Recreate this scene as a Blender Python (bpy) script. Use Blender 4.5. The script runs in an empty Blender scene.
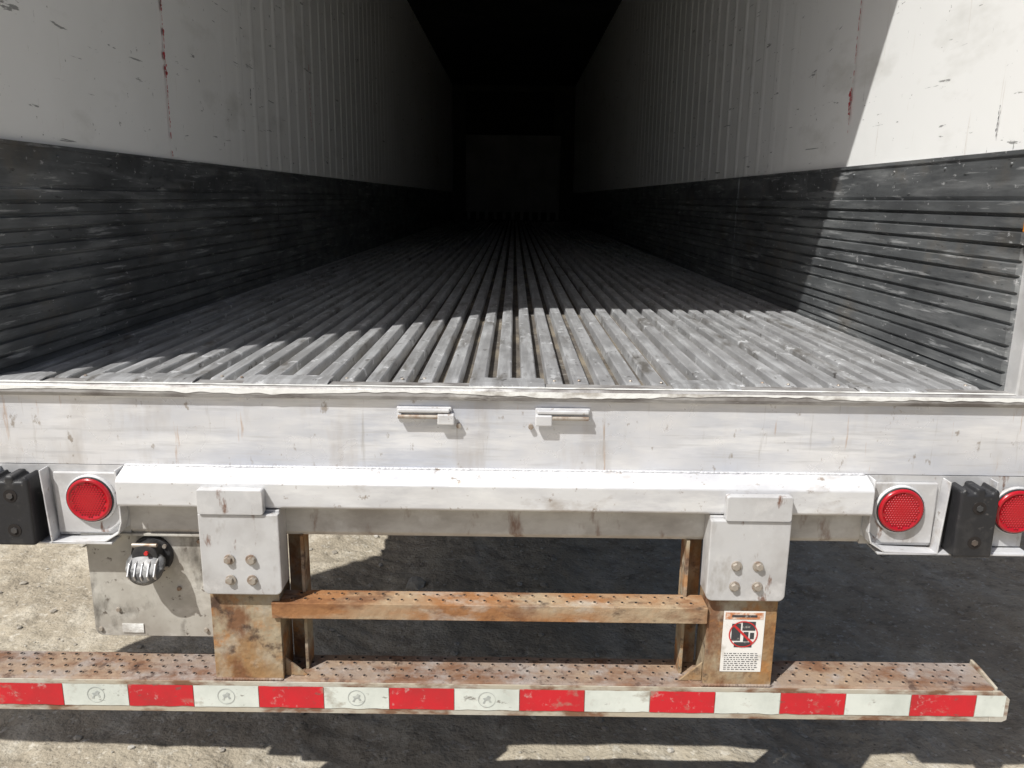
import bpy, bmesh, math, random
from mathutils import Matrix, Vector, noise
random.seed(7)
F=1.40
scene=bpy.context.scene
scene.view_settings.view_transform='Standard'
scene.view_settings.look='None'
scene.view_settings.exposure=0
# ---------------------------------------------------------------- materials
def pmat(name, base, layers=(), rough=0.6, metal=0.0, bumps=(), spec=0.4, coat=0.0, rough_var=0.0):
    """layers: (color, noise_scale, (sx,sy,sz), lo, hi, opacity)"""
    m=bpy.data.materials.new(name); m.use_nodes=True
    nt=m.node_tree; N=nt.nodes; L=nt.links
    bs=N['Principled BSDF']
    bs.inputs['Roughness'].default_value=rough
    bs.inputs['Metallic'].default_value=metal
    bs.inputs['Specular IOR Level'].default_value=spec
    bs.inputs['Coat Weight'].default_value=coat
    tc=N.new('ShaderNodeTexCoord')
    col=N.new('ShaderNodeRGB'); col.outputs[0].default_value=(*base,1)
    cur=col.outputs[0]
    for i,(c,sc,s3,lo,hi,op) in enumerate(layers):
        mp=N.new('ShaderNodeMapping'); mp.inputs['Scale'].default_value=s3
        mp.inputs['Location'].default_value=(i*3.7,i*1.3,i*5.1)
        L.new(tc.outputs['Object'],mp.inputs['Vector'])
        n=N.new('ShaderNodeTexNoise'); n.inputs['Scale'].default_value=sc
        n.inputs['Detail'].default_value=5; n.inputs['Roughness'].default_value=0.64
        L.new(mp.outputs[0],n.inputs['Vector'])
        mr=N.new('ShaderNodeMapRange'); mr.inputs['From Min'].default_value=lo; mr.inputs['From Max'].default_value=hi
        mr.inputs['To Min'].default_value=0; mr.inputs['To Max'].default_value=op; mr.clamp=True
        L.new(n.outputs['Fac'],mr.inputs['Value'])
        mx=N.new('ShaderNodeMix'); mx.data_type='RGBA'
        L.new(mr.outputs[0],mx.inputs[0]); L.new(cur,mx.inputs[6]); mx.inputs[7].default_value=(*c,1)
        cur=mx.outputs[2]
    L.new(cur,bs.inputs['Base Color'])
    if rough_var>0:
        n=N.new('ShaderNodeTexNoise'); n.inputs['Scale'].default_value=9; n.inputs['Detail'].default_value=4
        L.new(tc.outputs['Object'],n.inputs['Vector'])
        mr=N.new('ShaderNodeMapRange'); mr.inputs['From Min'].default_value=.3; mr.inputs['From Max'].default_value=.7
        mr.inputs['To Min'].default_value=max(0.05,rough-rough_var); mr.inputs['To Max'].default_value=min(1,rough+rough_var)
        L.new(n.outputs['Fac'],mr.inputs['Value']); L.new(mr.outputs[0],bs.inputs['Roughness'])
    prev=None
    for (sc,s3,strength,dist) in bumps:
        mp=N.new('ShaderNodeMapping'); mp.inputs['Scale'].default_value=s3
        L.new(tc.outputs['Object'],mp.inputs['Vector'])
        n=N.new('ShaderNodeTexNoise'); n.inputs['Scale'].default_value=sc; n.inputs['Detail'].default_value=4
        L.new(mp.outputs[0],n.inputs['Vector'])
        b=N.new('ShaderNodeBump'); b.inputs['Strength'].default_value=strength; b.inputs['Distance'].default_value=dist
        L.new(n.outputs['Fac'],b.inputs['Height'])
        if prev: L.new(prev,b.inputs['Normal'])
        prev=b.outputs[0]
    if prev: L.new(prev,bs.inputs['Normal'])
    return m
RUST=(.16,.062,.024); DIRT=(.22,.18,.13)
M_sill=pmat('sill_aluminium',(.76,.76,.77),[
    ((.52,.55,.62),1.6,(1,1,2.2),.42,.64,.8),
    ((.46,.42,.38),4,(1.6,1,.45),.57,.75,.7),
    ((.90,.90,.90),5,(.4,1,2.5),.50,.64,.7),
    ((.54,.54,.55),26,(.2,1,3),.55,.68,.55),
    ((.28,.23,.18),34,(1,1,.6),.63,.70,.75),
    ((.45,.26,.13),7,(5,1,.45),.66,.73,.65),
    ((.40,.38,.35),10,(4,1,.3),.61,.71,.55)],rough=.36,metal=.35,bumps=[(9,(1,1,1),.3,.006),(120,(.2,1,1),.2,.001)],rough_var=.18)
M_lip=pmat('lip_aluminium',(.68,.68,.68),[
    ((.48,.48,.50),3,(1,1,3),.40,.64,.75),
    ((.34,.29,.24),10,(.6,1,1),.56,.71,.7),
    ((.82,.82,.81),7,(.5,1,2),.54,.66,.6),
    ((.24,.18,.13),40,(1,1,1),.62,.70,.8)],rough=.5,metal=.25,bumps=[(20,(1,1,1),.35,.004)],rough_var=.15)
M_beam=pmat('painted_beam',(.56,.54,.50),[
    ((.34,.31,.28),5,(1,1,2),.42,.65,.8),
    ((.70,.69,.66),9,(1,1,1),.55,.7,.6),
    (RUST,11,(1.5,1,.5),.60,.72,.75)],rough=.7,bumps=[(30,(1,1,1),.3,.003)])
M_plate=pmat('bracket_plate',(.58,.58,.58),[
    ((.40,.385,.375),5,(1,1,1),.42,.65,.7),
    ((.72,.71,.70),12,(1,1,1),.54,.68,.6),
    (DIRT,10,(1,1,.5),.58,.72,.6),
    (RUST,22,(1.2,1,.4),.62,.70,.85)],rough=.5,metal=.25,bumps=[(30,(1,1,1),.35,.003)],rough_var=.1)
M_post=pmat('rusty_post',(.35,.29,.20),[
    ((.30,.165,.065),4,(1.2,1,.9),.38,.55,.9),
    ((.42,.38,.31),8,(1,1,1),.54,.66,.65),
    (RUST,9,(1.2,1,.8),.48,.62,.85),
    ((.38,.17,.05),15,(1,1,1),.54,.64,.7),
    ((.06,.035,.025),22,(1,1,1),.56,.68,.85)],rough=.85,bumps=[(40,(1,1,1),.8,.006)])
M_tread=pmat('rusty_tread',(.26,.21,.18),[
    ((.33,.23,.15),5,(.7,1,1),.40,.6,.8),
    ((.17,.075,.035),6,(1,2,1),.46,.61,.85),
    ((.34,.31,.29),14,(1,1,1),.52,.66,.65),
    ((.07,.04,.03),36,(1,1,1),.56,.67,.8)],rough=.85,bumps=[(60,(1,1,1),.7,.004)])
M_steprust=pmat('rusty_step',(.38,.29,.19),[
    ((.30,.13,.045),5,(.6,1,1.5),.38,.55,.9),
    ((.46,.43,.37),9,(.6,1,1.5),.54,.67,.7),
    ((.15,.06,.025),13,(.5,1,1.2),.50,.64,.8),
    ((.06,.035,.025),24,(.6,1,1),.57,.69,.8)],rough=.85,bumps=[(50,(1,1,1),.8,.004)])
M_bumpface=pmat('bumper_face',(.44,.39,.30),[
    ((.48,.46,.40),5,(.6,1,1),.4,.6,.8),
    (RUST,10,(.8,1,2),.46,.61,.88)],rough=.8,bumps=[(50,(1,1,1),.4,.003)])
def tape(name,c,d):
    return pmat(name,c,[(d,7,(1,1,1),.42,.65,.75),((.30,.26,.20),16,(.7,1,1),.58,.70,.8),
       ((.5,.47,.42),45,(1,1,1),.60,.70,.5),((.12,.10,.08),60,(.5,1,1),.64,.70,.7)],rough=.4,spec=.4,bumps=[(200,(1,1,1),.15,.0006)])
M_tr=tape('tape_red',(.58,.018,.028),(.40,.025,.03))
M_tw=tape('tape_white',(.68,.71,.65),(.50,.53,.48))
M_tg=pmat('tape_print',(.38,.40,.38),[((.6,.62,.56),30,(1,1,1),.45,.6,.8)],rough=.5)
M_wall=pmat('liner_white',(.92,.92,.90),[
    ((.82,.82,.79),1.1,(1,1,1),.42,.66,.6),
    ((.56,.55,.50),2.6,(1,.6,1.4),.58,.74,.5),
    ((.15,.15,.14),4.5,(1,1.3,8),.665,.685,.75),
    ((.14,.14,.13),8,(1,6,1),.685,.705,.65),
    ((.22,.21,.19),32,(1,1,1),.685,.71,.75),
    ((.10,.10,.10),3,(1,.7,14),.685,.70,.7),
    ((.42,.32,.22),6,(1,7,.4),.66,.76,.5)],rough=.5,bumps=[(3,(1,1,1),.25,.01)])
M_ceil_shade=pmat('ceiling_liner',(.05,.05,.05),[((.09,.09,.085),2,(1,1,1),.4,.65,.6)],rough=.8,spec=.2)  # near-black: interior shade put into the colour of the ceiling and front wall
M_bulk_shade=pmat('bulkhead_liner',(.24,.24,.24),[((.13,.13,.13),2,(1,1,1),.4,.65,.6)],rough=.6,spec=.3)  # greyed down, shade of the far end is in the colour
M_kick=pmat('kick_plate',(.20,.21,.215),[
    ((.10,.105,.11),2.5,(1,.7,2),.40,.60,.8),
    ((.40,.41,.41),6,(1,.3,3),.50,.66,.6),
    ((.66,.67,.67),20,(1,.20,3),.59,.67,.75),
    ((.28,.24,.19),5,(1,.8,1),.56,.73,.5),
    ((.70,.70,.70),42,(1,.7,1.4),.64,.69,.8),
    ((.03,.03,.03),30,(1,.5,2),.62,.70,.7)],rough=.40,metal=.5,bumps=[(16,(1,.35,2),.5,.004),(60,(1,.6,1),.3,.002)],rough_var=.12)
M_ridge=pmat('floor_aluminium',(.48,.48,.485),[
    ((.33,.33,.325),3,(1,.6,1),.42,.64,.6),
    ((.72,.73,.74),11,(3,.25,1),.46,.62,.7),
    ((.16,.14,.115),8,(2,.5,1),.56,.69,.75),
    ((.90,.91,.92),28,(1,.6,1),.60,.66,.85),
    ((.09,.08,.07),40,(1,.6,1),.62,.68,.75)],rough=.42,metal=.5,spec=.2,bumps=[(60,(2,.3,1),.4,.002)],rough_var=.12)
M_gut=pmat('floor_gutter',(.10,.09,.08),[  # base darkened to carry the shade between ridges; tan layer is dirt
    ((.27,.23,.17),4,(2,.8,1),.46,.64,.75),((.04,.035,.03),12,(1,.6,1),.54,.68,.7),((.38,.36,.33),30,(1,1,1),.61,.69,.6)],rough=.9,spec=.1,bumps=[(40,(1,1,1),.4,.003)])
M_paint=pmat('peeling_paint',(.80,.80,.77),[((.38,.35,.31),14,(.5,1,1),.52,.64,.85)],rough=.6,bumps=[(60,(1,1,1),.5,.003)])
M_nose=pmat('sill_nose',(.42,.41,.40),[((.15,.13,.12),10,(.5,1,1),.45,.62,.8),((.65,.64,.62),16,(.4,1,1),.56,.66,.8)],rough=.5,metal=.3,bumps=[(60,(1,1,1),.5,.003)])
M_rubber=pmat('rubber',(.022,.022,.024),[((.09,.085,.08),9,(1,1,1),.5,.72,.6),((.15,.14,.13),60,(1,1,1),.63,.72,.5)],rough=.5,bumps=[(30,(1,1,1),.5,.004)])
M_dark=pmat('dark_hole',(.02,.016,.014),rough=.9)
M_lens=pmat('red_lens',(.44,.005,.014),[((.28,.004,.010),4,(1,1,1),.4,.65,.6),((.35,.2,.17),40,(1,1,1),.66,.74,.4)],rough=.25,spec=.5,coat=.3)
M_lens2=pmat('red_lens_rings',(.38,.004,.012),rough=.3,coat=.2)
M_orange=pmat('amber_marker',(.75,.22,.02),rough=.4)
M_bolt=pmat('zinc_bolt',(.40,.36,.31),[((.20,.11,.06),30,(1,1,1),.46,.62,.85)],rough=.5,metal=.4)
M_cap=pmat('cast_cap',(.26,.26,.26),[((.07,.07,.07),14,(1,1,1),.42,.56,.85),((.45,.45,.44),30,(1,1,1),.58,.66,.6)],rough=.55,metal=.2)
M_panel=pmat('dirty_panel',(.50,.48,.43),[
    ((.33,.30,.26),4,(1,1,1),.42,.62,.8),
    ((.64,.62,.57),9,(1,1,1.5),.54,.68,.7),
    ((.09,.08,.065),6,(1.4,1,.8),.53,.65,.85),
    ((.08,.06,.045),40,(1,1,1),.61,.68,.8)],rough=.6,metal=.2,bumps=[(20,(1,1,1),.3,.003)])
M_redpaint=pmat('red_paint',(.50,.04,.05),[((.80,.70,.67),40,(1,1,1),.50,.60,.7)],rough=.6)
M_black=pmat('black_mark',(.05,.05,.06),[((.6,.6,.6),50,(1,1,1),.5,.6,.8)],rough=.6)
M_swhite=pmat('sticker_white',(.78,.76,.72),[((.42,.38,.32),20,(1,1,1),.55,.70,.7)],rough=.5)
M_sor=pmat('sticker_orange',(.50,.20,.09),[((.75,.65,.55),45,(1,1,1),.45,.57,.8)],rough=.5)
M_sblk=pmat('sticker_black',(.05,.05,.055),[((.4,.38,.35),60,(1,1,1),.58,.66,.7)],rough=.5)
M_sred=pmat('sticker_red',(.55,.03,.03),rough=.5)
M_ext=pmat('exterior_white',(.78,.78,.77),[((.55,.53,.5),2,(1,1,.5),.5,.7,.5)],rough=.4)
M_steel=pmat('chassis_steel',(.05,.05,.05),[((.12,.09,.07),8,(1,1,1),.48,.66,.8)],rough=.8)
M_tyre=pmat('tyre_rubber',(.025,.025,.025),[((.12,.10,.08),6,(1,1,1),.5,.7,.6)],rough=.85)
M_rim=pmat('wheel_rim',(.6,.6,.6),[((.25,.2,.16),9,(1,1,1),.5,.66,.7)],rough=.4,metal=.6)
M_air=pmat('evaporator_dark',(.015,.015,.015),rough=.9)
M_under=pmat('floor_underside',(.08,.075,.07),[((.14,.12,.10),5,(1,1,1),.45,.65,.7)],rough=.85)
# ---------------------------------------------------------------- helpers
root=bpy.data.objects.new('refrigerated_trailer',None); scene.collection.objects.link(root); root.location=(0,0,F)
def finish(bm,name,mat,bevel=0,seg=2,smooth=False,parent=root):
    bmesh.ops.recalc_face_normals(bm,faces=bm.faces)
    me=bpy.data.meshes.new(name); bm.to_mesh(me); bm.free()
    ob=bpy.data.objects.new(name,me); scene.collection.objects.link(ob)
    if isinstance(mat,(list,tuple)):
        for q in mat: me.materials.append(q)
    else: me.materials.append(mat)
    if smooth:
        for p in me.polygons: p.use_smooth=True
    if parent: ob.parent=parent
    if bevel>0:
        b=ob.modifiers.new('bevel','BEVEL'); b.width=bevel; b.segments=seg; b.limit_method='ANGLE'; b.angle_limit=math.radians(35)
        b.harden_normals=False
    return ob
def abox(bm,x0,x1,y0,y1,z0,z1,mi=0):
    vs=[bm.verts.new((x,y,z)) for x in(x0,x1) for y in(y0,y1) for z in(z0,z1)]
    for f in((0,1,3,2),(4,6,7,5),(0,4,5,1),(2,3,7,6),(0,2,6,4),(1,5,7,3)):
        fc=bm.faces.new([vs[i] for i in f]); fc.material_index=mi
def box(name,x0,x1,y0,y1,z0,z1,mat,bevel=.002,seg=2):
    bm=bmesh.new(); abox(bm,x0,x1,y0,y1,z0,z1); return finish(bm,name,mat,bevel,seg)
def aprism(bm,pts,a0,a1,axis,mi=0):
    def P(p,a):
        if axis=='x': return (a,p[0],p[1])
        if axis=='y': return (p[0],a,p[1])
        return (p[0],p[1],a)
    A=[bm.verts.new(P(p,a0)) for p in pts]; B=[bm.verts.new(P(p,a1)) for p in pts]
    n=len(pts)
    fs=[bm.faces.new(A),bm.faces.new(B[::-1])]
    for i in range(n): fs.append(bm.faces.new((A[i],B[i],B[(i+1)%n],A[(i+1)%n])))
    for f in fs: f.material_index=mi
def prism(name,pts,a0,a1,axis,mat,bevel=.002,seg=2):
    bm=bmesh.new(); aprism(bm,pts,a0,a1,axis); return finish(bm,name,mat,bevel,seg)
def acyl(bm,c,r1,r2,h,axis='y',n=24,mi=0):
    rot={'y':Matrix.Rotation(math.radians(90),4,'X'),'x':Matrix.Rotation(math.radians(90),4,'Y'),'z':Matrix.Identity(4)}[axis]
    r=bmesh.ops.create_cone(bm,cap_ends=True,segments=n,radius1=r1,radius2=r2,depth=h,matrix=Matrix.Translation(c)@rot)
    if mi:
        for v in r['verts']:
            for f in v.link_faces: f.material_index=mi
def strip(bm,pts,th,y0,y1):
    for (a,b) in zip(pts[:-1],pts[1:]):
        d=Vector((b[0]-a[0],b[1]-a[1])); d.normalize(); n=Vector((-d.y,d.x))*th/2; e=d*th*.45
        q=[(a[0]-e.x+n.x,a[1]-e.y+n.y),(b[0]+e.x+n.x,b[1]+e.y+n.y),(b[0]+e.x-n.x,b[1]+e.y-n.y),(a[0]-e.x-n.x,a[1]-e.y-n.y)]
        aprism(bm,q,y0,y1,'y')
def rounded(x0,x1,z0,z1,r,corners='1111',n=5):
    cs=[(x1-r,z1-r,0),(x0+r,z1-r,90),(x0+r,z0+r,180),(x1-r,z0+r,270)]
    sharp=[(x1,z1),(x0,z1),(x0,z0),(x1,z0)]
    out=[]
    for i,(cx,cz,a) in enumerate(cs):
        if corners[i]=='0': out.append(sharp[i]); continue
        for k in range(n+1):
            t=math.radians(a+90*k/n); out.append((cx+r*math.cos(t),cz+r*math.sin(t)))
    return out
# ---------------------------------------------------------------- box body
LEN=15.0; W=1.225; H=2.64; XO=1.30; KH=.56
bm=bmesh.new()
pitch=.0635; n=int(2*W/pitch)
for i in range(n):
    cx=-W+pitch*(i+.5)+.003
    s=.045+random.uniform(0,.010)
    tw=.0165; bw=.0205; h=.031
    zt=random.uniform(-.0015,.0005)
    dent=random.uniform(-.002,.002)
    ring=lambda y,dz,dx: [(cx-bw,y,-h),(cx-tw-.002+dx,y,zt-.003+dz),(cx-tw+.001+dx,y,zt+dz),(cx+tw-.001+dx,y,zt+dz),(cx+tw+.002+dx,y,zt-.003+dz),(cx+bw,y,-h)]
    A=[bm.verts.new(p) for p in ring(s,-.004,dent)]
    ys=[s+.02,.6,1.2,2,4,8,LEN]
    prev=A; bm.faces.new(A)
    for y in ys:
        B=[bm.verts.new(p) for p in ring(y,random.uniform(-.0006,.0005),random.uniform(-.0004,.0004))]
        for k in range(6): bm.faces.new((prev[k],B[k],B[(k+1)%6],prev[(k+1)%6]))
        prev=B
    bm.faces.new(prev[::-1])
finish(bm,'floor_ridges',M_ridge)
box('floor_pan',-W,W,.02,LEN,-.045,-.0300,M_gut,0)
box('floor_insulation',-XO+.01,XO-.01,.03,LEN,-.12,-.046,M_under,0)
for k,(a,b) in enumerate([(-.975,-.72),(-.60,-.40),(-.065,.115),(.42,.58),(.86,1.02),(-1.2,-1.08)]):
    bm=bmesh.new(); N=14; rows=[]
    for j in range(N+1):
        xx=a+(b-a)*j/N
        yb=.085+ .008*noise.noise(Vector((xx*14,k,0)))- (.010 if j in(0,N) else 0)
        rows.append([bm.verts.new((xx,.002,.0025)),bm.verts.new((xx,.03,.006+.0012*noise.noise(Vector((xx*30,k,3))))),bm.verts.new((xx,yb,.004+.0015*noise.noise(Vector((xx*40,k,7)))))])
    for j in range(N):
        for q in range(2): bm.faces.new((rows[j][q],rows[j+1][q],rows[j+1][q+1],rows[j][q+1]))
    ob=finish(bm,'ridge_cover_plate',M_ridge); sm=ob.modifiers.new('s','SOLIDIFY'); sm.thickness=.003
bm=bmesh.new()
for i in range(n):
    cx=-W+pitch*(i+.5)+.003
    if random.random()<.7:
        acyl(bm,(cx+random.uniform(-.008,.008),.075+random.uniform(-.01,.01),.0012),.0045,.003,.0025,'z',8)
finish(bm,'ridge_screws',M_bolt)
def kick(side):
    prof=[(0,-.03),(.024,-.03),(.024,.0)]
    z=.012
    steps=[.034,.034,.030,.052,.036,.036,.040,.034,.036,.036,.034,.036]
    for q,h in enumerate(steps):
        o=.021 if q%2 else .017
        prof+=[(.009,z),(o,z+.003),(o,z+h-.008),(.009,z+h-.005)]
        z+=h
    prof+=[(.012,z+.002),(.015,z+.006),(.015,KH-.012),(.019,KH-.010),(.019,KH),(0,KH)]
    P=[(side*(W-d),zz) for d,zz in prof]
    bm=bmesh.new(); y=.035
    while y<LEN-.1:
        y2=min(y+2.44,LEN-.01)
        dx=random.uniform(-.0015,.0015)
        aprism(bm,[(p[0]+ (dx if abs(p[0])<W-.001 else 0),p[1]) for p in P],y,y2-.003,'y'); y=y2
    finish(bm,'kick_plate',M_kick)
kick(1); kick(-1)
for side in(1,-1):
    bm=bmesh.new(); ny=620; zs=[-.03,KH,.9,1.6,2.2,H]
    prev=None
    for j in range(ny+1):
        y=.02+(LEN-.02)*j/ny
        amp=.0045*min(1,max(0,(y-1.6)/1.2))
        ph=(y/.20)%1
        d=amp*(1 if ph<.25 else 0)+ .002*noise.noise(Vector((y*.8,side,0)))
        row=[bm.verts.new((side*(W-d-.001-.003*abs(noise.noise(Vector((y*.7,z*1.3,side*3))))),y,z)) for z in zs]
        if prev:
            for q in range(len(zs)-1): bm.faces.new((prev[q],row[q],row[q+1],prev[q+1]))
        prev=row
    finish(bm,'wall_liner',M_wall)
    box('side_wall',*( (W+.004,XO) if side>0 else (-XO,-W-.004)),.06,LEN+.1,-.14,H+.12,M_ext,.003)
    box('door_jamb',*( (W-.004,XO) if side>0 else (-XO,-W+.004)),-.012,.055,-.03,H+.12,M_plate,.004)
    bm=bmesh.new(); y=.12
    while y<9:
        bmesh.ops.create_uvsphere(bm,u_segments=8,v_segments=5,radius=.004,matrix=Matrix.Translation((side*(W-.015),y,KH-.03))); y+=.3
    finish(bm,'kick_rivets',M_kick,smooth=True)
box('ceiling_liner',-W,W,.03,LEN,H,H+.01,M_ceil_shade,0)
box('roof',-XO+.001,XO-.001,.06,LEN+.1,H+.011,H+.13,M_ext,.004)
box('rear_header',-XO-.002,XO+.002,-.012,.058,H-.01,H+.135,M_plate,.004)
box('front_bulkhead',-W,W,LEN-.02,LEN+.05,-.03,H,M_ceil_shade,0)
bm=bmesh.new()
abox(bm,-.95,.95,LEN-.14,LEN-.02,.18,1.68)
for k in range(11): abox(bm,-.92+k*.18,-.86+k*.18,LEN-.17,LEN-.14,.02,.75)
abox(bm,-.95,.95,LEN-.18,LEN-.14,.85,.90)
finish(bm,'bulkhead_panel',M_bulk_shade,.004)
box('evaporator_opening',-.95,.80,LEN-.16,LEN-.02,1.70,2.5,M_air,.01)
bm=bmesh.new(); abox(bm,-.95,.95,LEN+.1,LEN+.6,.4,2.5); finish(bm,'refrigeration_unit',M_ext,.05,4)
# right door folded back along the side
box('rear_door',XO+.03,XO+.09,.03,1.27,-.10,H+.08,M_ext,.008)
bm=bmesh.new()
for z in(.1,.7,1.35,2.0,2.5): abox(bm,XO-.005,XO+.095,-.02,.028,z,z+.09)
finish(bm,'door_hinges',M_plate,.004)
bm=bmesh.new()
for y in(.35,.85): acyl(bm,(XO+.11,y,1.25),.014,.014,2.5,'z',12)
finish(bm,'lock_rods',M_rim)
# left door standing open, square to the side
DX0,DX1=-XO-.03,-XO-1.27
box('rear_door',DX1,DX0,-.03,.04,-.34,H+.08,M_ext,.008)
bm=bmesh.new()
for z in(.1,.7,1.35,2.0,2.5): abox(bm,DX0-.10,-XO+.02,-.045,-.0305,z,z+.09)
finish(bm,'door_hinges',M_plate,.004)
bm=bmesh.new()
for x in(DX0-.35,DX0-.85): acyl(bm,(x,.06,1.2),.014,.014,2.6,'z',12)
finish(bm,'lock_rods',M_rim)
bm=bmesh.new()
for z0,z1 in((-.34,-.32),(H+.06,H+.08)): abox(bm,DX1+.01,DX0-.01,-.042,-.0305,z0,z1)
for x0 in(DX1,DX0-.02): abox(bm,x0,x0+.02,-.042,-.0305,-.31,H+.05)
finish(bm,'door_gasket',M_rubber,.003)
def streak(name,side,y,z0,z1,w,mat,gaps=.2,seed=0):
    rnd=random.Random(seed); bm=bmesh.new(); z=z0
    X=side*(W-.0085)
    while z<z1:
        h=rnd.uniform(.006,.022); ww=w*rnd.uniform(.3,1.0); oy=rnd.uniform(-w*.25,w*.25)
        if rnd.random()>gaps:
            pts=[]
            for k in range(10):
                t=2*math.pi*k/10; r=rnd.uniform(.6,1.1)
                pts.append(bm.verts.new((X,y+oy+math.cos(t)*ww*.5*r,z+h/2+math.sin(t)*h*.6*r)))
            bm.faces.new(pts)
        z+=h
    finish(bm,name,mat)
streak('red_paint_drip',-1,1.20,.57,1.15,.010,M_redpaint,.25,1)
streak('red_paint_drip',-1,1.20,.85,.92,.026,M_redpaint,.1,5)
streak('red_paint_drip',-1,1.20,.96,1.15,.020,M_redpaint,.15,15)
streak('red_paint_drip',1,1.13,.62,1.15,.009,M_redpaint,.35,2)
streak('red_paint_drip',1,1.14,.74,.82,.024,M_redpaint,.2,3)
streak('red_paint_drip',-1,3.3,.70,1.2,.012,M_redpaint,.5,23)
streak('wall_scuff',1,.215,.60,.665,.008,M_black,.0,4)
streak('wall_scuff',1,.10,.60,.67,.012,M_black,.1,6)
streak('wall_scuff',-1,2.15,.85,.93,.014,M_black,.5,8)
# ---------------------------------------------------------------- rear sill
prism('rear_sill',[(.045,-.205),(.045,-.032),(0,-.032),(0,-.205)],-XO,XO,'x',M_sill,.0015)
prism('sill_nose',[(.045,-.0315),(.045,-.001),(-.012,-.001),(-.018,-.006),(-.018,-.022),(-.010,-.0315)],-XO,XO,'x',M_nose,.0015)
bm=bmesh.new(); prev=None; N=520
for j in range(N+1):
    xx=-XO+.005+(2*XO-.01)*j/N
    w=.6+.6*noise.noise(Vector((xx*2.5,0,0)))+.35*noise.noise(Vector((xx*24,4,0)))
    w=max(.0,min(.9,w))
    a=bm.verts.new((xx,-.0195,-.006)); b=bm.verts.new((xx,-.0195,-.006-.016*w))
    if prev and w>.12: bm.faces.new((prev[0],a,b,prev[1]))
    prev=(a,b)
finish(bm,'sill_peeling_paint',M_paint)
bm=bmesh.new(); prev=None
for j in range(N+1):
    xx=-XO+.005+(2*XO-.01)*j/N
    w=.8+.3*noise.noise(Vector((xx*3,7,0)))+.15*noise.noise(Vector((xx*35,2,0)))
    a=bm.verts.new((xx,-.011,.0004)); b=bm.verts.new((xx,-.011+.016*max(.05,min(1,w)),.0004))
    if prev: bm.faces.new((prev[0],a,b,prev[1]))
    prev=(a,b)
finish(bm,'sill_top_paint',M_paint)
LY=-.052
prism('sill_lip',[(-.0005,-.2055),(LY+.010,-.220),(LY,-.230),(LY,-.288),(LY+.006,-.294),(-.0005,-.294)],-.900,.900,'x',M_lip,.003,3)
bm=bmesh.new(); xx=-.89
while xx<.89:
    bmesh.ops.create_uvsphere(bm,u_segments=8,v_segments=6,radius=.0042,matrix=Matrix.Translation((xx,-.001+random.uniform(-.001,.001),-.2050))@Matrix.Diagonal((2.2,.8,.7,1)))
    xx+=random.uniform(.006,.010)
finish(bm,'weld_seam',M_lip,smooth=True)
prism('under_beam',[(.0,-.295),(.0,-.372),(.012,-.385),(.10,-.385),(.10,-.295)],-.90,.90,'x',M_beam,.003)
box('frame_back',-XO+.01,XO-.01,.046,.11,-.284,-.121,M_beam,0)
for k,(bx,rx0,rx1) in enumerate([(-.118,-.236,-.105),(.113,.093,.224)]):
    bm=bmesh.new()
    abox(bm,rx0,rx1,-.008,-.001,-.078,-.048)
    abox(bm,rx0+.004,rx1-.004,-.022,-.0082,-.060,-.050)
    abox(bm,bx-.020,bx+.020,-.024,-.0085,-.0885,-.062)
    abox(bm,rx0+.004,rx0+.014,-.020,-.0083,-.0755,-.0605)
    finish(bm,'lock_rod_keeper',M_lip,.003)
    bm=bmesh.new(); acyl(bm,((rx0+rx1)/2,-.018,-.070),.005,.005,rx1-rx0-.01,'x',12); acyl(bm,(bx+.03*(1 if k==0 else -1),-.006,-.094),.006,.006,.012,'y',10)
    finish(bm,'keeper_pin',M_bolt)
for s in(-1,1):
    X0,X1=sorted((s*.545,s*.700))
    bm=bmesh.new(); aprism(bm,rounded(X0,X1,-.300,-.238,.006),-.076,-.0525,'y'); finish(bm,'bracket_tab',M_plate,.002)
    X0,X1=sorted((s*.512,s*.703))
    bm=bmesh.new(); aprism(bm,rounded(X0,X1,-.508,-.3005,.016,'0011'),-.070,-.052,'y'); finish(bm,'bracket_plate',M_plate,.003)
    bm=bmesh.new(); abox(bm,X0+.002,X1-.002,-.0515,.0,-.5,-.296); finish(bm,'bracket_box',M_plate,.002)
    bm=bmesh.new()
    cx=s*.607-.002
    for dx in(-.027,.029):
        for z in(-.415,-.468):
            acyl(bm,(cx+dx+random.uniform(-.003,.003),-.072,z),.013,.013,.004,'y',16)
            acyl(bm,(cx+dx,-.077,z),.0100,.0092,.008,'y',6)
    finish(bm,'bracket_bolts',M_bolt,.001)
    P0,P1=sorted((s*.527,s*.697))
    bm=bmesh.new()
    abox(bm,P0,P1,-.047,-.039,-.752,-.30)
    abox(bm,P0+.001,P0+.009,-.0388,.05,-.752,-.384)
    abox(bm,P1-.009,P1-.001,-.0388,.05,-.752,-.384)
    finish(bm,'bumper_post',M_post,.0015)
    Q0,Q1=sorted((s*.527,s*.475))
    bm=bmesh.new(); abox(bm,Q0+.0,Q1-.002,.052,.062,-.752,-.30); abox(bm,min(s*.475,s*.483),max(s*.475,s*.483),.0,.0515,-.752,-.384)
    finish(bm,'post_angle',M_post,.0015)
    bm=bmesh.new(); aprism(bm,[(s*.5265,-.751),(s*.47,-.751),(s*.5265,-.70)],-.03,-.024,'y'); finish(bm,'post_gusset',M_post,.001)
    bm=bmesh.new(); xx=P0
    while xx<P1:
        bmesh.ops.create_uvsphere(bm,u_segments=8,v_segments=6,radius=.005,matrix=Matrix.Translation((xx,-.047,-.7515))@Matrix.Diagonal((1.6,.8,.8,1))); xx+=random.uniform(.006,.010)
    finish(bm,'post_weld',M_tread,smooth=True)
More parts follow.
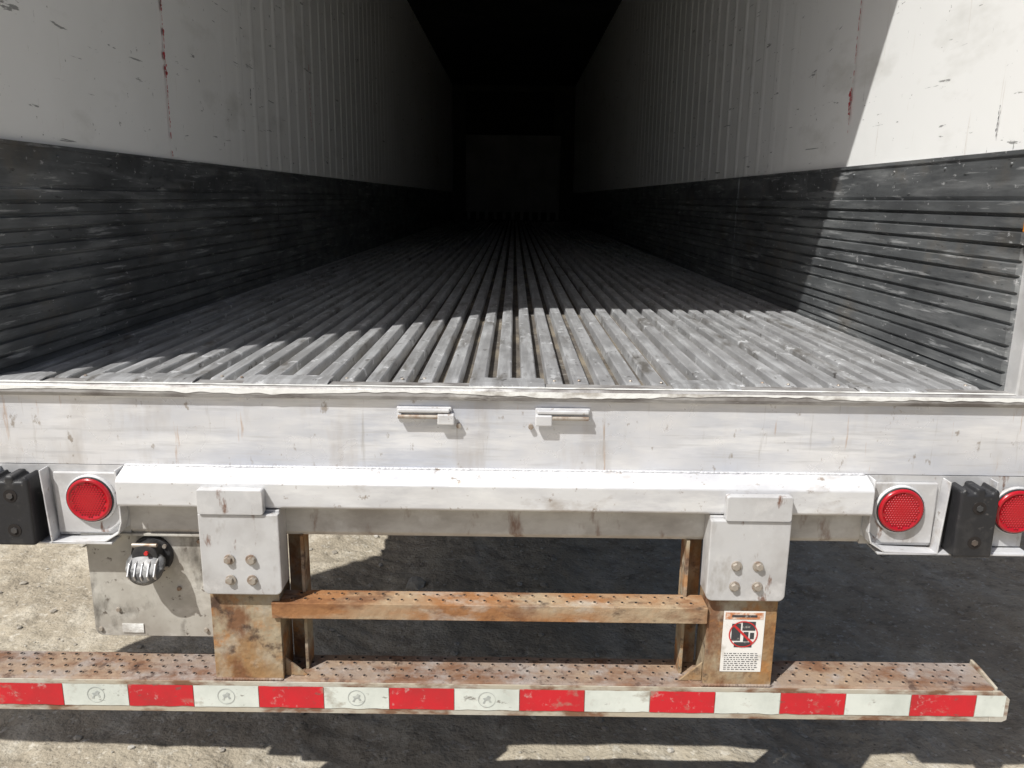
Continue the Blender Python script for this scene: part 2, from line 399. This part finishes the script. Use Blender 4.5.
prism('step_bar',[(-.056,-.536),(-.056,-.578),(-.050,-.578),(-.050,-.542),(.008,-.542),(.008,-.575),(.014,-.575),(.014,-.536)],-.545,.524,'x',M_steprust,.0015)
def dimples(name,x0,x1,ys,z,step,r,mat,skip=()):
    bm=bmesh.new()
    for ri,y in enumerate(ys):
        x=x0+(step/2 if ri%2 else 0)
        while x<x1:
            if not any(a<x<b for a,b in skip):
                rr=r*random.uniform(.85,1.1)
                acyl(bm,(x,y,z+.0012),rr*1.45,rr*1.05,.0026,'z',12,0)
                acyl(bm,(x,y,z+.0027),rr*.7,rr*.7,.0012,'z',10,1)
            x+=step
    finish(bm,name,[mat,M_dark])
dimples('step_holes',-.50,.50,(-.036,-.008),-.536,.034,.0048,M_steprust)
# ---------------------------------------------------------------- bumper
BT=-.752; BB=-.840; BF=-.050
prism('bumper_channel',[(BF,BT-.004),(BF,BB),(BF+.006,BB),(BF+.006,BT-.006),(.062,BT-.006),(.062,BB+.01),(.068,BB+.01),(.068,BT),(BF+.004,BT)],-1.320,1.262,'x',M_tread,.0015)
prism('bumper_front_face',[(BF-.0035,BT-.003),(BF-.0035,BB-.002),(BF-.0005,BB-.002),(BF-.0005,BT-.003)],-1.320,1.255,'x',M_bumpface,.001)
for s in(1,-1):
    ex=1.2555 if s>0 else 1.3205; e=ex-1.2555
    bm=bmesh.new()
    aprism(bm,[(s*ex,BT-.003),(s*(1.275+e),BT-.003),(s*(1.300+e),BT-.025),(s*(1.300+e),BB+.004),(s*(1.288+e),BB-.002),(s*ex,BB-.002)],BF-.0045,BF+.002,'y')
    e0,e1=sorted((s*(1.263+e),s*(1.270+e)))
    aprism(bm,[(BF+.003,BT+.003),(BF+.003,BB),(.07,BB),(.07,BT+.010),(.03,BT+.010)],e0,e1,'x')
    finish(bm,'bumper_end_cap',M_bumpface,.0015)
dimples('bumper_holes',-1.30,1.25,(-.028,.0,.028,.052),BT,.036,.0050,M_tread,skip=((-.71,-.515),(.515,.71)))
tz0,tz1=-.826,-.766
bmR=bmesh.new(); bmW=bmesh.new(); rings=bmesh.new()
x=.066-.3283*4-.16415; red=False
while x<1.28:
    x1=min(x+.16415,1.290); xs0=max(x+.0008,-1.345)
    T=bmR if red else bmW
    M=10; pv=None
    if x1>xs0:
      for j in range(M+1):
        xx=xs0+(x1-.0008-xs0)*j/M
        e=.0015*noise.noise(Vector((xx*30,1,0))); e2=.003*noise.noise(Vector((xx*25,5,0)))
        a=T.verts.new((xx,BF-.0052,tz0+e2)); b=T.verts.new((xx,BF-.0052,tz1+e))
        if pv: T.faces.new((pv[0],a,b,pv[1]))
        pv=(a,b)
      if not red and x<.0:
        cx=(x+x1)/2; cz=(tz0+tz1)/2
        NN=28
        for q in range(NN):
            t0=2*math.pi*q/NN; t1=2*math.pi*(q+1)/NN
            rings.faces.new([rings.verts.new((cx+r*math.cos(t),BF-.0060,cz+r*math.sin(t))) for r,t in((.0205,t0),(.022,t0),(.022,t1),(.0205,t1))])
        pts=[(-.011,-.010),(-.006,-.002),(-.010,.004),(-.002,.006),(.003,.012),(.010,.008),(.007,.002),(.012,-.006),(.007,-.008),(.003,-.001),(-.003,-.003),(-.006,-.011)]
        rings.faces.new([rings.verts.new((cx+p[0],BF-.0060,cz+p[1])) for p in pts])
    x=x1; red=not red
finish(bmR,'reflective_tape_red',M_tr); finish(bmW,'reflective_tape_white',M_tw); finish(rings,'tape_emblems',M_tg)
# ---------------------------------------------------------------- lamp housings
LZ=-.288
for s in(-1,1):
    out=[(s*.885,-.206),(s*1.298,-.206),(s*1.298,-.388),(s*.945,-.388),(s*.900,-.362),(s*.885,-.33)]
    bm=bmesh.new(); aprism(bm,out,.001,.007,'y'); finish(bm,'lamp_back_plate',M_plate,.001)
    bm=bmesh.new()
    strip(bm,[(s*.905,-.209),(s*.903,-.300),(s*.903,-.34),(s*.912,-.368),(s*.945,-.389),(s*1.075,-.394),(s*1.085,-.212)],.004,-.036,.0)
    strip(bm,[(s*1.200,-.212),(s*1.205,-.392),(s*1.296,-.392)],.004,-.030,.0)
    finish(bm,'lamp_housing_rim',M_lip,.0012)
    bm=bmesh.new(); aprism(bm,[(-.036,-.392),(-.036,-.397),(.03,-.397),(.03,-.392)],min(s*.93,s*1.298),max(s*.93,s*1.298),'x'); finish(bm,'housing_flange',M_lip,.001)
    bm=bmesh.new(); aprism(bm,[(s*.908,-.222),(s*1.07,-.222),(s*1.07,-.378),(s*.95,-.378),(s*.908,-.345)],-.010,.0,'y'); finish(bm,'lamp_plate',M_plate,.003)
    for lx in(.981,1.262):
        c=s*lx; lz=LZ
        bm=bmesh.new(); acyl(bm,(c,-.014,lz),.062,.060,.008,'y',40); finish(bm,'lamp_grommet',M_lip,.002)
        bm=bmesh.new(); acyl(bm,(c,-.0175,lz),.0580,.0570,.008,'y',40); finish(bm,'lamp_grommet_ring',M_rubber,.001)
        bm=bmesh.new()
        R=.0545; prof=[(R,-.018),(R,-.023),(R*.95,-.0265),(R*.86,-.0275),(R*.85,-.0265),(R*.55,-.0275),(R*.3,-.0282),(0.0,-.0285)]
        NN=40; prevr=None
        for (r,y) in prof:
            if r==0: ringv=[bm.verts.new((c,y,lz))]
            else: ringv=[bm.verts.new((c+r*math.cos(2*math.pi*q/NN),y,lz+r*math.sin(2*math.pi*q/NN))) for q in range(NN)]
            if prevr:
                for q in range(NN):
                    if len(ringv)==1: bm.faces.new((prevr[q],prevr[(q+1)%NN],ringv[0]))
                    else: bm.faces.new((prevr[q],prevr[(q+1)%NN],ringv[(q+1)%NN],ringv[q]))
            prevr=ringv
        finish(bm,'tail_lamp_lens',M_lens,smooth=True)
        bm=bmesh.new()
        for ix in range(-6,7):
            for iz in range(-7,8):
                px=ix*.0066+(.0033 if iz%2 else 0); pz=iz*.0058
                if px*px+pz*pz<.041**2:
                    acyl(bm,(c+px,-.0281,lz+pz),.0031,.0018,.0010,'y',6)
        finish(bm,'tail_lamp_facets',M_lens2)
    x0,x1=sorted((s*1.100,s*1.192)); cx=(x0+x1)/2
    pts=[(x0,-.392),(x1,-.392),(x1,-.226),(cx+.034,-.216),(cx+.030,-.230),(cx+.012,-.230),(cx+.010,-.216),(cx-.010,-.216),(cx-.012,-.230),(cx-.030,-.230),(cx-.034,-.216),(x0,-.226)]
    bm=bmesh.new(); aprism(bm,pts,-.060,.0,'y'); finish(bm,'dock_bumper_block',M_rubber,.009,3)
    bm=bmesh.new()
    for dz in(-.265,-.352): acyl(bm,(cx,-.0602,dz),.016,.016,.002,'y',20)
    finish(bm,'dock_bumper_holes',M_dark)
    bm=bmesh.new()
    for dz in(-.265,-.352): acyl(bm,(cx,-.062,dz),.008,.008,.004,'y',6)
    finish(bm,'dock_bumper_bolts',M_steel)
    box('housing_backing',*sorted((s*.902,s*1.296)),.008,.045,-.388,-.206,M_beam,0)
box('amber_marker_light',W-.035,W-.022,-.006,.010,.375,.405,M_orange,.002)
# ---------------------------------------------------------------- hanging panel, left
bm=bmesh.new(); aprism(bm,rounded(-1.025,-.70,-.675,-.386,.02,'0010'),.02,.026,'y'); finish(bm,'hanging_panel',M_panel,.001)
box('panel_flange',-1.025,-.70,.0,.0195,-.390,-.384,M_panel,.001)
box('panel_label',-.955,-.90,.0175,.0195,-.665,-.640,M_paint,.0005)
bm=bmesh.new()
for px,pz in((-1.01,-.41),(-.74,-.41),(-1.01,-.655),(-.74,-.655),(-.80,-.54),(-.96,-.60)): acyl(bm,(px,.017,pz),.006,.005,.006,'y',10)
finish(bm,'panel_bolts',M_bolt)
c=Vector((-.858,.0,-.452))
bm=bmesh.new(); acyl(bm,(c.x,.012,c.z+.006),.052,.050,.014,'y',32); acyl(bm,(c.x,-.010,c.z+.018),.034,.032,.034,'y',28); finish(bm,'socket_body',M_rubber,.002)
bm=bmesh.new()
for dx in(-.046,.046):
    for dz in(.034,-.024): acyl(bm,(c.x+dx*.8,.003,c.z+dz),.005,.005,.006,'y',8)
acyl(bm,(c.x,-.022,c.z+.048),.005,.005,.06,'x',12)
finish(bm,'socket_hinge',M_bolt)
bm=bmesh.new(); NN=32; prevr=None
for (r,y,dz) in [(.046,-.016,.012),(.048,-.024,.006),(.046,-.036,-.006),(.036,-.048,-.014),(.016,-.054,-.018)]:
    rv=[]
    for q in range(NN):
        t=math.pi*2*q/NN; zz=r*math.sin(t)*(.45 if math.sin(t)>0 else .80)
        rv.append(bm.verts.new((c.x+r*math.cos(t),y,c.z+dz-.004+zz)))
    if prevr:
        for q in range(NN): bm.faces.new((prevr[q],prevr[(q+1)%NN],rv[(q+1)%NN],rv[q]))
    else: first=rv
    prevr=rv
bm.faces.new(prevr); bm.faces.new(first[::-1])
finish(bm,'socket_cover',M_cap,smooth=True)
bm=bmesh.new()
for k in range(5):
    xx=c.x-.032+k*.016; hw=.0020
    aprism(bm,[(-.020,c.z+.018),(-.044,c.z+.008),(-.060,c.z-.018),(-.050,c.z-.042+abs(k-2)*.006),(-.022,c.z-.038+abs(k-2)*.006)],xx-hw,xx+hw,'x')
finish(bm,'socket_cover_ribs',M_rim,.001)
bm=bmesh.new(); acyl(bm,(c.x+.008,-.034,c.z+.032),.005,.005,.006,'y',10); finish(bm,'socket_red_button',M_sred)
# ---------------------------------------------------------------- warning sticker
sx0,sx1,sz0,sz1=.566,.668,-.712,-.546; Y=-.0478
def quad(name,x0,x1,z0,z1,y,mat): return box(name,x0,x1,y,y+.0005,z0,z1,mat,0)
quad('warning_label',sx0,sx1,sz0,sz1,Y-.0004,M_swhite)
quad('label_header',sx0+.004,sx1-.004,sz1-.022,sz1-.004,Y-.0012,M_sor)
bm=bmesh.new(); y=Y-.0012
abox(bm,sx0+.022,sx0+.044,y,y+.0004,sz1-.080,sz1-.034)
abox(bm,sx0+.048,sx0+.080,y,y+.0004,sz1-.052,sz1-.028)
abox(bm,sx0+.030,sx0+.074,y,y+.0004,sz1-.098,sz1-.084)
abox(bm,sx0+.052,sx0+.064,y,y+.0004,sz1-.082,sz1-.056)
abox(bm,sx0+.068,sx0+.078,y,y+.0004,sz1-.075,sz1-.058)
for k in range(9):
    zz=sz0+.006+k*.0055; xx=sx0+.008
    while xx<sx1-.014:
        w=random.uniform(.003,.009); abox(bm,xx,min(xx+w,sx1-.006),y,y+.0004,zz,zz+.0014); xx+=w+.0030
abox(bm,sx0+.02,sx1-.02,y-.0006,y-.0003,sz1-.016,sz1-.010)
finish(bm,'label_pictogram',M_sblk)
bm=bmesh.new(); cx=(sx0+sx1)/2; cz=sz1-.062; NN=36
for q in range(NN):
    t0=2*math.pi*q/NN; t1=2*math.pi*(q+1)/NN
    bm.faces.new([bm.verts.new((cx+r*math.cos(t),y-.0008,cz+r*math.sin(t))) for r,t in((.033,t0),(.036,t0),(.036,t1),(.033,t1))])
d=.023
bm.faces.new([bm.verts.new(p) for p in((cx-d-.002,y-.0009,cz+d-.002),(cx-d+.002,y-.0009,cz+d+.002),(cx+d+.002,y-.0009,cz-d+.002),(cx+d-.002,y-.0009,cz-d-.002))])
finish(bm,'label_prohibition_ring',M_sred)
# ---------------------------------------------------------------- chassis below
bm=bmesh.new(); y=.5
while y<LEN: abox(bm,-1.2,1.2,y,y+.05,-.22,-.121); y+=.45
finish(bm,'cross_members',M_steel,0)
bm=bmesh.new()
for s in(-1,1): abox(bm,min(s*.45,s*.52),max(s*.45,s*.52),1.2,6.5,-.42,-.221)
finish(bm,'slider_rails',M_steel,.004)
for ay in(4.3,5.55):
    bm=bmesh.new(); acyl(bm,(0,ay,.52-F),.065,.065,2.2,'x',16); finish(bm,'axle',M_steel)
    for s in(-1,1):
        for wx in(.93,1.2):
            bm=bmesh.new(); acyl(bm,(s*wx,ay,.515-F),.515,.515,.25,'x',48); o=finish(bm,'tyre',M_tyre,.05,4)
            bm=bmesh.new(); acyl(bm,(s*wx,ay,.515-F),.30,.30,.256,'x',32); acyl(bm,(s*wx,ay,.515-F),.1,.1,.30,'x',16); finish(bm,'wheel_rim',M_rim,.02,3)
        bm=bmesh.new(); abox(bm,min(s*.45,s*.52),max(s*.45,s*.52),ay-.2,ay+.2,.45-F,-.42); finish(bm,'suspension_hanger',M_steel,.02)
for s in(-1,1):
    bm=bmesh.new(); abox(bm,min(s*.85,s*.98),max(s*.85,s*.98),11.9,12.03,.02-F,-.12); abox(bm,min(s*.78,s*1.05),max(s*.78,s*1.05),11.83,12.1,-F,.02-F); finish(bm,'landing_gear',M_steel,.006)
# ---------------------------------------------------------------- ground
def axis_pts(lo,hi,step,far):
    p=[lo]
    while p[-1]<hi: p.append(p[-1]+step)
    s=step; a=[]; q=p[-1]
    while q<far: s*=1.35; q+=s; a.append(q)
    s=step; b=[]; q=p[0]
    while q>-far: s*=1.35; q-=s; b.append(q)
    return b[::-1]+p+a
def gh(x,y):
    h=.045*noise.noise(Vector((x*.8,y*.5,0)))+.022*noise.noise(Vector((x*3,y*2.2,5)))+.010*noise.noise(Vector((x*11,y*9,2)))
    rut=max(0,1-abs(x-1.05-.10*math.sin(y*.9)-.25*y*.3)/.26); rut2=max(0,1-abs(x+.62-.06*math.sin(y*.8+1))/.25)
    for r in(rut,rut2):
        h-=.035*r
        if r>.15: h+=.010*math.sin(y*55+ (x*25))*r
    return h
xs=axis_pts(-3.2,3.4,.03,260); ys=axis_pts(-.6,5.0,.03,260)
bm=bmesh.new()
grid=[[bm.verts.new((x,y,gh(x,y) if (abs(x)<4 and -2<y<7) else 0)) for y in ys] for x in xs]
for i in range(len(xs)-1):
    for j in range(len(ys)-1): bm.faces.new((grid[i][j],grid[i+1][j],grid[i+1][j+1],grid[i][j+1]))
M_ground=pmat('dirt_ground',(.42,.37,.285),[
    ((.32,.275,.21),1.1,(1,1,1),.40,.62,.8),
    ((.52,.475,.39),4,(1,.6,1),.50,.66,.8),
    ((.22,.19,.145),9,(1,1,1),.52,.68,.75),
    ((.58,.54,.46),35,(1,1,1),.57,.67,.7),
    ((.12,.10,.08),55,(1,1,1),.60,.69,.75)],rough=.95,spec=.1,bumps=[(14,(1,1,1),.8,.03),(80,(1,1,1),.7,.008)])
g=finish(bm,'ground',M_ground,smooth=True,parent=None)
bm=bmesh.new()
for k in range(1500):
    x=random.uniform(-3,3.2); y=random.uniform(-.4,4.5); r=random.choice([.004,.006,.006,.009,.014])*random.uniform(.7,1.3)
    if k==0: x,y,r=-.42,1.75,.05
    mt=Matrix.Translation((x,y,gh(x,y)+r*.25))@Matrix.Rotation(random.random()*6,4,'Z')@Matrix.Diagonal((random.uniform(.8,1.5),1,random.uniform(.4,.7),1))
    r_=bmesh.ops.create_icosphere(bm,subdivisions=1 if r<.02 else 2,radius=r,matrix=mt)
    for v in r_['verts']: v.co+=Vector((noise.noise(v.co*90),noise.noise(v.co*90+Vector((5,0,0))),0))*r*.35
M_grav=pmat('gravel_stone',(.42,.39,.33),[((.25,.22,.18),9,(1,1,1),.4,.6,.9),((.6,.57,.52),20,(1,1,1),.55,.65,.8)],rough=.9)
finish(bm,'gravel',M_grav,parent=None)
# ---------------------------------------------------------------- light
sd=Vector((.92,1.0,-1.82)).normalized()
el=math.asin(-sd.z)
sun=bpy.data.lights.new('sun','SUN'); sun.energy=5.0; sun.angle=math.radians(.5); sun.color=(1,.985,.95)
so=bpy.data.objects.new('sun',sun); scene.collection.objects.link(so); so.rotation_euler=sd.to_track_quat('-Z','Y').to_euler(); so.location=(-10,-10,20)
w=bpy.data.worlds.new('World'); scene.world=w; w.use_nodes=True
nt=w.node_tree; sky=nt.nodes.new('ShaderNodeTexSky'); sky.sky_type='NISHITA'; sky.sun_disc=False
sky.sun_elevation=el; sky.sun_rotation=math.atan2(-sd.x,-sd.y); sky.dust_density=3.0; sky.air_density=.8
nt.links.new(sky.outputs[0],nt.nodes['Background'].inputs[0]); nt.nodes['Background'].inputs[1].default_value=.08
# ---------------------------------------------------------------- camera
cam=bpy.data.cameras.new('camera'); co=bpy.data.objects.new('camera',cam); scene.collection.objects.link(co)
cam.lens=28.125; cam.sensor_width=36; cam.clip_end=1000; cam.clip_start=.02
R=Matrix.Rotation(math.radians(77),4,'X')@Matrix.Rotation(math.radians(.75),4,'Z')
co.matrix_world=Matrix.Translation((.037,-1.84,F+.433))@R
scene.camera=co
